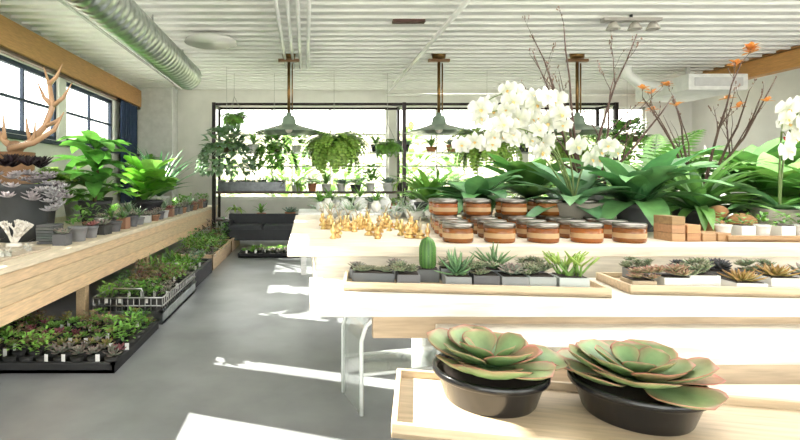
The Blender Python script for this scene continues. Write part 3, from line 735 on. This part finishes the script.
def broad(n,h,e0,e1,l0,l1,w0,w1,cA,cB,prof='oval',wav=.03):
    for i in range(n): mb.leaf((0,0,h),i*2.4,R(e0,e1),R(l0,l1),R(w0,w1),R(.5,1.4),prof,jit(cA,.3),jit(cB,.35),seg=8,cup=.22,wav=wav)
BGa=(.05,.15,.05);BGb=(.13,.32,.11)
mb=planter(.12,.14); broad(30,.13,.15,1.0,.32,.5,.12,.18,BGa,BGb); mb.done('birds_nest_fern',(1.22,3.55,zA))
mb=planter(.12,.16); broad(34,.15,.1,1.15,.36,.55,.13,.20,BGa,(.12,.31,.11),'strap',.05); mb.done('staghorn_fern',(1.98,2.98,zA))
mb=planter(.14,.12); straps(mb,(0,0,.1),50,.50,.07,(.07,.20,.05),(.18,.38,.09),.3,1.35,1.2); mb.done('spider_plant',(2.40,3.05,zA))
mb=planter(.14,.16); broad(40,.15,.1,1.2,.34,.52,.14,.20,(.08,.25,.05),(.22,.46,.09)); mb.done('potted_philodendron',(2.98,3.15,zA))
mb=planter(.14,.12); straps(mb,(0,0,.1),44,.48,.09,(.07,.22,.05),(.18,.42,.10),.2,1.3,1.3); mb.done('spider_plant',(2.98,2.74,zA))
mb=planter(.15,.16); fern(mb,(0,0,.15),44,.75,.14,(.06,.20,.04),(.18,.38,.08),.4,1.35,1.2,18); mb.done('potted_fern',(2.65,3.80,zA))
mb=planter(.15,.20); broad(40,.19,.3,1.3,.45,.70,.17,.26,(.06,.20,.05),(.16,.38,.08)); mb.done('potted_philodendron',(3.4,3.75,zA))
mb=planter(.15,.16); broad(36,.15,.3,1.3,.4,.62,.14,.2,G1,G2); mb.done('potted_philodendron',(4.2,3.7,zA))
mb=planter(.12,.16); broad(40,.15,.3,1.35,.34,.56,.13,.19,G3,(.14,.34,.08)); mb.done('potted_philodendron',(1.75,3.90,zA))
mb=planter(.12,.12); straps(mb,(0,0,.1),34,.42,.06,G1,G2,.4,1.3,1.1); mb.done('spider_plant',(1.0,4.0,zA))
mb=MB()
for x,y,z,s in((-.1,0,.05,.1),(.08,.02,.06,.12),(0,.08,.12,.08)): mb.ball((x,y,z),s*.6,(.34,.17,.07),MATTE,9,6,.8)
mb.done('cork_bark',(2.33,2.74,zA))

# ---------------------------------------------------------------- clear acrylic stool
mb=MB()
H=.60;HW=.26
prof=[(-HW,0),(-HW,H-.16),(-HW+.03,H-.07),(-HW+.10,H-.015),(-HW+.16,H),(HW-.16,H),(HW-.10,H-.015),(HW-.03,H-.07),(HW,H-.16),(HW,0)]
inn=[(px*(1-.02/HW),pz if pz<H-.1 else pz-.02) for px,pz in prof]
vs=[];fs=[]
for L_ in (prof,inn):
    for (px,pz) in L_:
        for yy in(-.17,.17): vs.append((px,yy,pz))
n=len(prof);o=2*n
for i in range(n-1):
    fs.append((2*i,2*i+1,2*i+3,2*i+2)); fs.append((o+2*i,o+2*i+2,o+2*i+3,o+2*i+1))
    fs.append((2*i,2*i+2,o+2*i+2,o+2*i)); fs.append((2*i+1,o+2*i+1,o+2*i+3,2*i+3))
fs.append((0,2*n,2*n+1,1)); fs.append((2*n-2,2*n-1,4*n-1,4*n-2))
mb.add(vs,fs,(1,1,1),ACR,False)
for yy in(-.17,.17): mb.tube([(px*.98,yy,pz) for px,pz in prof],.013,(.9,.94,.94),GLOSS,6)
mb.box((0,0,.24),(2*HW-.04,.34,.014),(1,1,1),ACR)
for yy in(-.17,.17): mb.tube([(-HW,yy,.24),(HW,yy,.24)],.010,(.9,.94,.94),GLOSS,6)
mb.done('acrylic_stool',(.54,3.2,0),.25)

# ---------------------------------------------------------------- light
w=bpy.data.worlds.new('World'); scene.world=w; w.use_nodes=True
bg=w.node_tree.nodes['Background']; bg.inputs[0].default_value=(1.0,.98,.94,1); bg.inputs[1].default_value=5.0
sun=bpy.data.lights.new('sun','SUN'); sun.energy=30; sun.angle=.006; sun.color=(1,.93,.83)
so=bpy.data.objects.new('sun',sun); scene.collection.objects.link(so)
so.rotation_euler=V((1,-.35,-.58)).to_track_quat('-Z','Y').to_euler(); so.location=(-8,6,8)
cam=bpy.data.cameras.new('camera'); co=bpy.data.objects.new('camera',cam); scene.collection.objects.link(co); scene.camera=co
co.location=(0,0,1.4); co.rotation_euler=(math.pi/2,0,0)
cam.sensor_width=36; cam.lens=22.5; cam.shift_x=95/800; cam.shift_y=-40/800; cam.clip_start=.05
scene.view_settings.view_transform='Standard'; scene.view_settings.exposure=0.47
try: scene.view_settings.look='None'
except: pass
